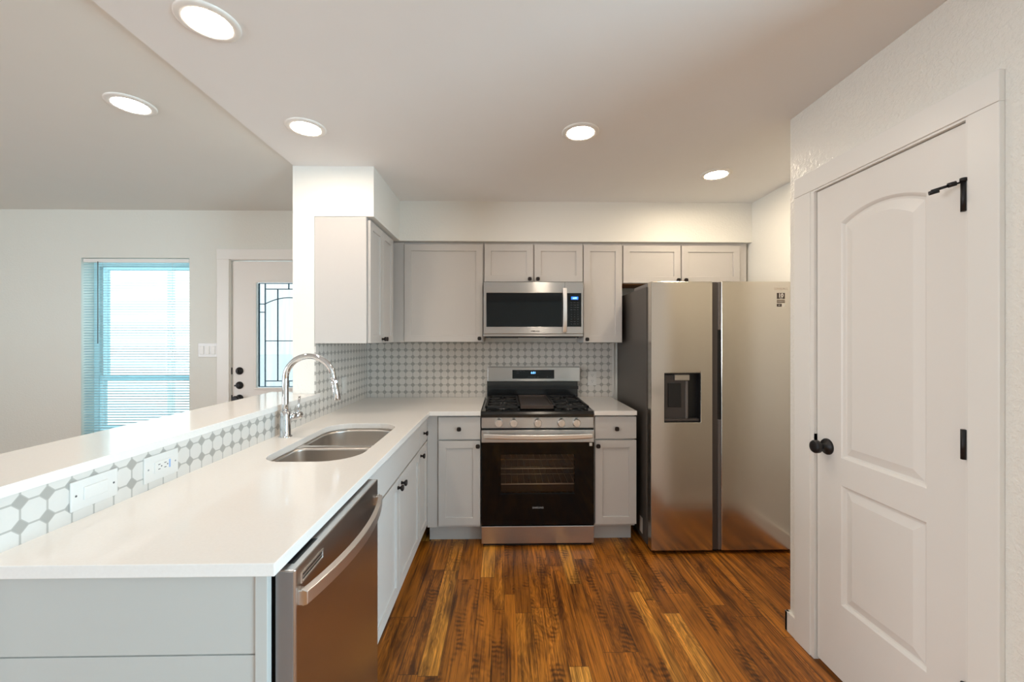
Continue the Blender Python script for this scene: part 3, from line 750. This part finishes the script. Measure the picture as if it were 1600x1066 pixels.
# ------------------------------------------------------------------ range
rg = thing('gas_range', 'stainless and black freestanding gas range below the microwave', 'range', (0.2255, 3.1, 0))
rx0, rx1 = -0.154, 0.605
obj('body', pocket(B(), rx0 + 0.006, rx1 - 0.006, 0.03, 0.885, 2.8135, 3.43, -0.102, 0.552, 0.248, 0.722, 3.32), 'black_enamel', rg)
ct = B()
box(ct, rx0, rx1, 2.795, 3.40, 0.885, 0.909)
obj('cooktop', ct, 'black_enamel', rg, bev=0.006, seg=3)
bv = B()
pr = [(2.776, 0.871), (2.776, 0.892), (2.786, 0.906), (2.80, 0.9095), (2.82, 0.905), (2.82, 0.871)]
a_ = [bv.verts.new((rx0, y, z)) for y, z in pr]; b_ = [bv.verts.new((rx1, y, z)) for y, z in pr]
for k in range(len(pr)):
    j = (k + 1) % len(pr); bv.faces.new((a_[k], a_[j], b_[j], b_[k]))
bv.faces.new(a_); bv.faces.new(list(reversed(b_)))
obj('front_lip', bv, 'black_enamel', rg)
cp = bx(rx0, rx1, 2.783, 2.84, 0.797, 0.8705)
cpo = obj('control_panel', cp, 'steel', rg, bev=0.003)
for px in (779.6, 802.8, 840.3, 877.0, 900.8):
    kx = (px - 840.3) / 175.5 * 0.759 + 0.2255
    k = obj('burner_knob', lathe(B(), (kx, 2.783, 0.833), (0, -1, 0), [(0.0275, 0), (0.0275, 0.004), (0.0265, 0.006), (0.0245, 0.024), (0.022, 0.028)], 28), 'satin', rg)
    mk = bx(kx - 0.0035, kx + 0.0035, 2.749, 2.757, 0.812, 0.857)
    mk.transform(Matrix.Translation((kx, 0, 0.833)) @ Matrix.Rotation(0.0 if px < 860 else -0.0, 4, 'Y') @ Matrix.Translation((-kx, 0, -0.833)))
    obj('pointer', mk, 'satin', k, bev=0.001)
    obj('knob_mark', bx(kx - 0.009, kx + 0.009, 2.7825, 2.784, 0.8615, 0.8655), 'mark_dark', k)
obj('gap', bx(rx0 + 0.004, rx1 - 0.004, 2.80, 2.83, 0.780, 0.798), 'black_plastic', rg)
# oven door: steel head, black glass with a window, rack behind it
od = obj('oven_door', pocket(B(), rx0, rx1, 0.148, 0.702, 2.771, 2.812, -0.023, 0.474, 0.360, 0.622, 0, True), 'black_glass', rg, bev=0.002)
obj('door_head', bx(rx0, rx1, 2.770, 2.812, 0.7025, 0.786), 'steel', od, bev=0.003)
obj('oven_window', bx(-0.023, 0.474, 2.776, 2.780, 0.360, 0.622), 'oven_glass', od)
cav = pocket(B(), -0.10, 0.55, 0.25, 0.72, 2.8140, 3.30, -0.09, 0.54, 0.27, 0.70, 3.25)
obj('oven_cavity', cav, 'oven_inside', rg)
for zz in (0.507, 0.400):
    rk = B()
    for yy, rr in ((2.84, 0.0042), (3.05, 0.0026), (3.22, 0.0026)): cyl(rk, (-0.085, yy, zz), (0.535, yy, zz), rr, 8)
    for k in range(15): cyl(rk, (-0.08 + k * 0.0436, 2.84, zz - 0.002), (-0.08 + k * 0.0436, 3.22, zz - 0.002), 0.0009, 6)
    obj('oven_rack', rk, 'wire_rack', rg)
hb = B(); rings = []
for k in range(25):
    t = k / 24; x = -0.139 + t * (0.5895 + 0.139); bow = 0.036 + 0.014 * (1 - (2 * t - 1) ** 2); sag = -0.006 * (1 - (2 * t - 1) ** 2)
    rings.append([hb.verts.new((x, 2.770 - p, z + sag)) for p, z in ((bow - 0.012, 0.771), (bow, 0.768), (bow, 0.739), (bow - 0.012, 0.735))])
for a, b in zip(rings, rings[1:]):
    for k in range(4): hb.faces.new((a[k], a[(k + 1) % 4], b[(k + 1) % 4], b[k]))
hb.faces.new(rings[0]); hb.faces.new(list(reversed(rings[-1])))
for xx in (-0.125, 0.555): box(hb, xx, xx + 0.022, 2.738, 2.771, 0.744, 0.764)
obj('handle', hb, 'satin', od, bev=0.004, seg=3)
text('lettering', 'SAMSUNG', 0.0165, (0.226, 2.7705, 0.264), FACE_Y, 'mark_grey', od, bold=0.0005)
obj('care_label', bx(0.573, 0.592, 2.7695, 2.771, 0.678, 0.700), 'sticker_white', od)
obj('drawer', bx(rx0, rx1, 2.774, 2.8125, 0.022, 0.139), 'steel_dw', rg, bev=0.003)
obj('kick_plate', bx(rx0 + 0.012, rx1 - 0.012, 2.80, 3.40, 0.0, 0.026), 'black_plastic', rg)
# backguard
obj('backguard_riser', bx(rx0 + 0.012, rx1, 3.395, 3.447, 0.905, 1.055), 'black_enamel', rg, bev=0.004)
obj('riser_vent', bx(rx0 + 0.014, rx1 + 0.004, 3.388, 3.398, 0.985, 1.012), 'black_plastic', rg)
bgd = obj('backguard', bx(rx0 + 0.016, rx1 + 0.02, 3.388, 3.447, 1.049, 1.167), 'steel', rg, bev=0.004)
dp = obj('display_panel', bx(0.066, 0.410, 3.3862, 3.389, 1.072, 1.144), 'black_glass', bgd, bev=0.001)
text('clock_digits', '6:01', 0.024, (0.239, 3.3857, 1.120), FACE_Y, 'blue_digits', dp, bold=0.0006)
for i, (tx, tz, s) in enumerate(((0.112, 1.133, 'Bake'), (0.136, 1.133, 'Broil'), (0.160, 1.133, 'Clean'), (0.112, 1.119, 'Warm'), (0.205, 1.086, 'Timer'), (0.228, 1.086, 'Clock'), (0.25, 1.086, 'Light'), (0.276, 1.086, 'Start'), (0.354, 1.086, 'Off'), (0.392, 1.086, '0'), (0.080, 1.086, '1'))):
    text('key_lettering', s, 0.0085, (tx, 3.3857, tz), FACE_Y, 'mark_dim', dp)
# grates, griddle, burners
def grate(x0, x1):
    g = B(); z0, z1 = 0.922, 0.938; y0, y1 = 2.835, 3.375; w = 0.008
    for yy in (y0, y1 - w * 2): box(g, x0, x1, yy, yy + w * 2, z0, z1)
    for xx in (x0, x1 - w * 2): box(g, xx, xx + w * 2, y0, y1, z0, z1)
    ym = 0.5 * (y0 + y1); box(g, x0, x1, ym - w, ym + w, z0, z1)
    xm = 0.5 * (x0 + x1)
    for yc in (y0 + 0.135, y1 - 0.135):
        for ang in range(8):
            t = ang * PI / 4; c, s = math.cos(t), math.sin(t)
            r0, r1 = 0.035, 0.118
            p0 = Vector((xm + c * r0, yc + s * r0, 0.5 * (z0 + z1))); p1 = Vector((xm + c * r1, yc + s * r1, 0.5 * (z0 + z1)))
            tube(g, [p0, p1], 0.0065, 6)
    for xx in (x0 + 0.004, x1 - 0.018):
        for yy in (y0, y1 - 0.016, ym - 0.008): box(g, xx, xx + 0.014, yy, yy + 0.016, 0.909, z0)
    return g
obj('grate', grate(rx0 + 0.022, 0.108), 'cast_iron', rg, bev=0.0015)
obj('grate', grate(0.343, rx1 - 0.022), 'cast_iron', rg, bev=0.0015)
gd = pocket(B(), 0.112, 0.339, 0, 0.54, 0, 0.024, 0.123, 0.328, 0.016, 0.524, 0.010)
gd.transform(Matrix.Translation((0, 2.835, 0.941)) @ Matrix.Rotation(-PI / 2, 4, 'X'))
obj('griddle', gd, 'griddle', rg, bev=0.002, label='brown-grey flat griddle plate')
for cx, cy in ((-0.012, 2.97), (-0.012, 3.24), (0.463, 2.97), (0.463, 3.24)):
    bc = obj('burner', lathe(B(), (cx, cy, 0.908), (0, 0, 1), [(0.050, 0), (0.050, 0.006), (0.040, 0.007), (0.040, 0.011)], 24), 'steel', rg)
    obj('burner_cap', lathe(B(), (cx, cy, 0.919), (0, 0, 1), [(0.036, 0), (0.038, 0.002), (0.037, 0.006), (0.033, 0.008)], 24), 'cast_iron', bc)

# ------------------------------------------------------------------ microwave
mw = thing('microwave', 'over-the-range stainless microwave with black window', 'microwave', (0.2205, 3.28, 1.417))
mx0_, mx1_, mz0, mz1 = -0.155, 0.596, 1.420, 1.827
obj('body', bx(mx0_ + 0.003, mx1_ - 0.003, 3.125, 3.447, mz0, 1.830), 'dark_grey', mw)
xs = 0.455                                      # seam between door and control side
md_ = obj('door', pocket(B(), mx0_, xs, mz0 + 0.018, mz1, 3.100, 3.124, mx0_ + 0.020, xs - 0.020, 1.490, 1.745, 3.104), 'steel', mw, bev=0.003)
obj('window', bx(mx0_ + 0.0205, xs - 0.0205, 3.1005, 3.1045, 1.4905, 1.7445), 'black_glass', md_, bev=0.001)
cpn = obj('control_panel', bx(xs + 0.001, mx1_, 3.100, 3.124, mz0 + 0.018, mz1), 'steel', mw, bev=0.003)
kp = obj('keypad', bx(xs - 0.018, mx1_ - 0.016, 3.0985, 3.1005, 1.4905, 1.7445), 'black_glass', cpn, bev=0.001)
dsp = obj('clock_display', bx(0.503, 0.556, 3.0978, 3.0988, 1.695, 1.717), 'blue_display', kp)
text('clock_digits', '6:00', 0.018, (0.530, 3.0975, 1.7055), FACE_Y, 'white_digits', dsp, bold=0.0004)
rows = [('Pop', 'Defr', 'Auto'), ('Soft', 'Keep', 'Melt'), ('Sens', 'Cook', 'Rehe'), ('Pow', 'Time', 'Kit'), ('1', '2', '3'), ('4', '5', '6'), ('7', '8', '9'), ('Off', '0', '+30'), ('Vent', 'Light', 'Hi'), ('Lo', 'Start', 'Set')]
for i, rw in enumerate(rows):
    zz = 1.672 - i * 0.0178
    for j, s in enumerate(rw): text('key_lettering', s, 0.0085, (0.505 + j * 0.0245, 3.0982, zz), FACE_Y, 'mark_dim', kp)
hb = B(); rings = []
for k in range(17):
    t = k / 16; z = 1.448 + t * (1.779 - 1.448); bow = 0.026 + 0.016 * (1 - (2 * t - 1) ** 2)
    rings.append([hb.verts.new((x, 3.100 - p, z)) for x, p in ((0.436, bow - 0.010), (0.438, bow), (0.467, bow), (0.469, bow - 0.010))])
for a, b in zip(rings, rings[1:]):
    for k in range(4): hb.faces.new((a[k], a[(k + 1) % 4], b[(k + 1) % 4], b[k]))
hb.faces.new(rings[0]); hb.faces.new(list(reversed(rings[-1])))
for z in (1.452, 1.757): box(hb, 0.440, 0.452, 3.078, 3.1005, z, z + 0.018)
obj('handle', hb, 'satin', md_, bev=0.003)
text('lettering', 'SAMSUNG', 0.0145, (0.232, 3.0997, 1.457), FACE_Y, 'mark_dark', md_, bold=0.0003)
obj('bottom_trim', bx(mx0_, mx1_, 3.112, 3.13, mz0 - 0.002, mz0 + 0.0175), 'steel', mw, bev=0.002)
obj('underside', bx(mx0_ + 0.010, mx1_ - 0.03, 3.135, 3.43, mz0 - 0.012, mz0 + 0.001), 'black_plastic', mw)
for xx in (-0.105, 0.335): obj('grease_filter', bx(xx, xx + 0.21, 3.145, 3.36, mz0 - 0.016, mz0 - 0.010), 'mid_grey', mw)

# ------------------------------------------------------------------ refrigerator
fr = thing('refrigerator', 'stainless side-by-side refrigerator with water dispenser', 'refrigerator', (1.41, 3.05, 0))
fx0, fx1, fyf = 0.952, 1.868, 2.658
obj('body', bx(0.945, 1.872, 2.733, 3.44, 0.03, 1.745), 'fridge_side', fr, bev=0.003)
ld = obj('freezer_door', pocket(B(), fx0, 1.352, 0.022, 1.773, fyf, 2.728, 1.037, 1.275, 0.858, 1.176, 2.712), 'steel_v', fr, bev=0.006, seg=3)
rd = obj('fridge_door', bx(1.412, fx1, fyf, 2.728, 0.022, 1.774), 'steel_v', fr, bev=0.006, seg=3)
# recessed grip channel between the doors
obj('grip_channel', bx(1.350, 1.392, fyf + 0.012, 2.727, 0.024, 1.771), 'dark_grey', ld, bev=0.002)
obj('grip_recess', bx(1.356, 1.412, fyf + 0.022, 2.725, 0.872, 1.456), 'black_plastic', rd)
obj('grip_trim', bx(1.394, 1.4125, fyf + 0.010, 2.727, 0.024, 0.870), 'mid_grey', rd, bev=0.002)
obj('grip_trim', bx(1.394, 1.4125, fyf + 0.010, 2.727, 1.458, 1.771), 'mid_grey', rd, bev=0.002)
# dispenser
dsx0, dsx1 = 1.038, 1.274
hs = pocket(B(), dsx0, dsx1, 0.859, 1.175, fyf + 0.001, 2.7115, dsx0 + 0.003, dsx1 - 0.003, 0.862, 1.172, 2.706)
di = obj('dispenser', hs, 'black_plastic', ld)
obj('dispenser_back', bx(dsx0 + 0.003, 1.203, 2.688, 2.708, 0.875, 1.165), 'dark_grey', di, bev=0.004)
obj('paddle', bx(1.072, 1.158, 2.680, 2.690, 0.952, 1.110), 'black_plastic', di, bev=0.004)
obj('dispenser_rib', bx(1.186, 1.202, 2.678, 2.690, 0.878, 1.125), 'mid_grey', di, bev=0.003)
nz = bx(1.108, 1.206, 2.664, 2.70, 1.128, 1.164)
obj('spout', nz, 'steel', di, bev=0.004)
obj('spout_cover', bx(1.108, 1.206, 2.668, 2.70, 1.164, 1.174), 'dark_grey', di)
obj('drip_tray', bx(dsx0 + 0.004, dsx1 - 0.004, 2.668, 2.706, 0.862, 0.878), 'dark_grey', di, bev=0.002)
# hinges, feet, stickers
for xx in (0.953, 1.776):
    hg = bx(xx, xx + 0.09, 2.70, 3.02, 1.7455, 1.771); 
    obj('hinge_cover', hg, 'mid_grey', fr, bev=0.006)
obj('toe_grille', bx(0.96, 1.86, 2.70, 2.76, 0.003, 0.03), 'black_plastic', fr)
bd = obj('badge', bx(1.776, 1.829, fyf - 0.0006, fyf + 0.001, 1.660, 1.699), 'sticker_dark', rd, label='dark square badge')
text('lettering', '10', 0.034, (1.802, fyf - 0.0008, 1.682), FACE_Y, 'sticker_white', bd, bold=0.0012)
text('lettering', 'YEAR', 0.010, (1.802, fyf - 0.0008, 1.6655), FACE_Y, 'sticker_white', bd)
bd = obj('badge', bx(1.776, 1.829, fyf - 0.0006, fyf + 0.001, 1.634, 1.654), 'sticker_brown', rd, label='brown badge strip')
text('lettering', 'WARRANTY', 0.0085, (1.802, fyf - 0.0008, 1.644), FACE_Y, 'sticker_white', bd)
bd = obj('badge', bx(1.776, 1.808, fyf - 0.0006, fyf + 0.001, 1.609, 1.628), 'sticker_dark', rd)
text('lettering', 'DIT', 0.009, (1.792, fyf - 0.0008, 1.6185), FACE_Y, 'sticker_white', bd)
obj('badge', bx(1.809, 1.831, fyf - 0.0006, fyf + 0.001, 1.609, 1.628), 'sticker_white', rd, label='pale badge')
text('lettering', 'SAMSUNG', 0.020, (1.803, fyf - 0.0004, 1.725), FACE_Y, 'mark_pale', rd)
obj('energy_label', bx(0.9442, 0.9458, 2.805, 2.862, 0.065, 0.172), 'sticker_white', fr, label='white rating label low on the side')

# ------------------------------------------------------------------ switches and outlets on the tiles
def wide_plate(name, label, cat, y0, y1, z0, z1):
    t = thing(name, label, cat, (XT, 0.5 * (y0 + y1), z0))
    obj('cover_plate', bx(XT, XT + 0.0055, y0, y1, z0, z1), 'white_plastic', t, bev=0.002)
    return t
t = wide_plate('rocker_switch', 'white horizontal rocker switch plate on the near ledge tiles', 'light switch', 1.104, 1.236, 0.942, 1.021)
obj('rocker', bx(XT + 0.003, XT + 0.009, 1.136, 1.204, 0.964, 0.999), 'white_plastic', t, bev=0.002)
for yy in (1.117, 1.223): obj('screw', lathe(B(), (XT + 0.005, yy, 0.9815), (1, 0, 0), [(0.0032, 0), (0.0028, 0.001)], 10), 'grey_slot', t)
t = wide_plate('power_outlet', 'white horizontal outlet plate with blue port on ledge tiles', 'outlet', 1.326, 1.461, 0.938, 1.021)
r = obj('receptacle', bx(XT + 0.003, XT + 0.0085, 1.362, 1.428, 0.962, 0.997), 'white_plastic', t, bev=0.002)
sl_ = B()
for yy in (1.378, 1.402):
    for zz in (0.987, 0.972): box(sl_, XT + 0.008, XT + 0.0089, yy - 0.004, yy + 0.004, zz - 0.0012, zz + 0.0012)
    lathe(sl_, (XT + 0.008, yy + 0.009, 0.9795), (1, 0, 0), [(0.0024, 0), (0.0024, 0.0009)], 10)
obj('slots', sl_, 'grey_slot', r)
obj('usb_port', bx(XT + 0.008, XT + 0.009, 1.417, 1.423, 0.966, 0.993), 'blue_usb', r, label='pale blue port')
for yy in (1.340, 1.448): obj('screw', lathe(B(), (XT + 0.005, yy, 0.9795), (1, 0, 0), [(0.0032, 0), (0.0028, 0.001)], 10), 'mark_grey', t)
t = wide_plate('upright_outlet', 'white upright outlet plate on side tiles beyond the faucet', 'outlet', 2.925, 3.000, 1.010, 1.128)
r = obj('receptacle', bx(XT + 0.003, XT + 0.0085, 2.946, 2.979, 1.036, 1.102), 'white_plastic', t, bev=0.002)
t = thing('wall_outlet', 'white upright duplex outlet on back tiles right of the range', 'outlet', (0.737, YT, 1.012))
obj('cover_plate', bx(0.700, 0.772, YT - 0.0055, YT, 1.010, 1.126), 'white_plastic', t, bev=0.002)
for zz in (1.092, 1.044):
    r = obj('receptacle', lathe(B(), (0.736, YT - 0.004, zz), (0, -1, 0), [(0.0175, 0), (0.0175, 0.004), (0.0165, 0.005)], 20, 3.0), 'white_plastic', t)
    s_ = box(bx(0.7285, 0.7305, YT - 0.0097, YT - 0.0088, zz, zz + 0.009), 0.7415, 0.7435, YT - 0.0097, YT - 0.0088, zz + 0.001, zz + 0.008)
    lathe(s_, (0.736, YT - 0.0088, zz - 0.007), (0, -1, 0), [(0.0026, 0), (0.0026, 0.0009)], 10)
    obj('slots', s_, 'grey_slot', r)

# ------------------------------------------------------------------ recessed ceiling lights
def downlight(x, y, z, label, lens='lens'):
    t = thing('recessed_light', label, 'ceiling light', (x, y, z), 0, 'round recessed ceiling lights')
    bm = B(); lathe(bm, (x, y, z), (0, 0, -1), [(0.093, 0.0), (0.093, 0.004), (0.088, 0.007), (0.070, 0.009), (0.066, 0.006), (0.066, 0.0005)], 40, cap=False)
    obj('trim_ring', bm, 'trim', t)
    obj('lens', lathe(B(), (x, y, z - 0.0005), (0, 0, -1), [(0.0665, 0.0), (0.0665, 0.0055), (0.05, 0.0075)], 36), lens, t)
downlight(-0.974, 1.376, ZC, 'largest glowing round ceiling light, nearest above the counter')
downlight(-0.980, 2.058, ZC, 'glowing round ceiling light in front of the white pillar top')
downlight(0.384, 2.077, ZC, 'glowing round ceiling light above the floor before the range')
downlight(1.343, 2.593, ZC, 'glowing round ceiling light in front of the refrigerator alcove', 'lens_alcove')
downlight(-1.690, 1.900, ZL, 'glowing round light in the living room ceiling', 'lens_living')
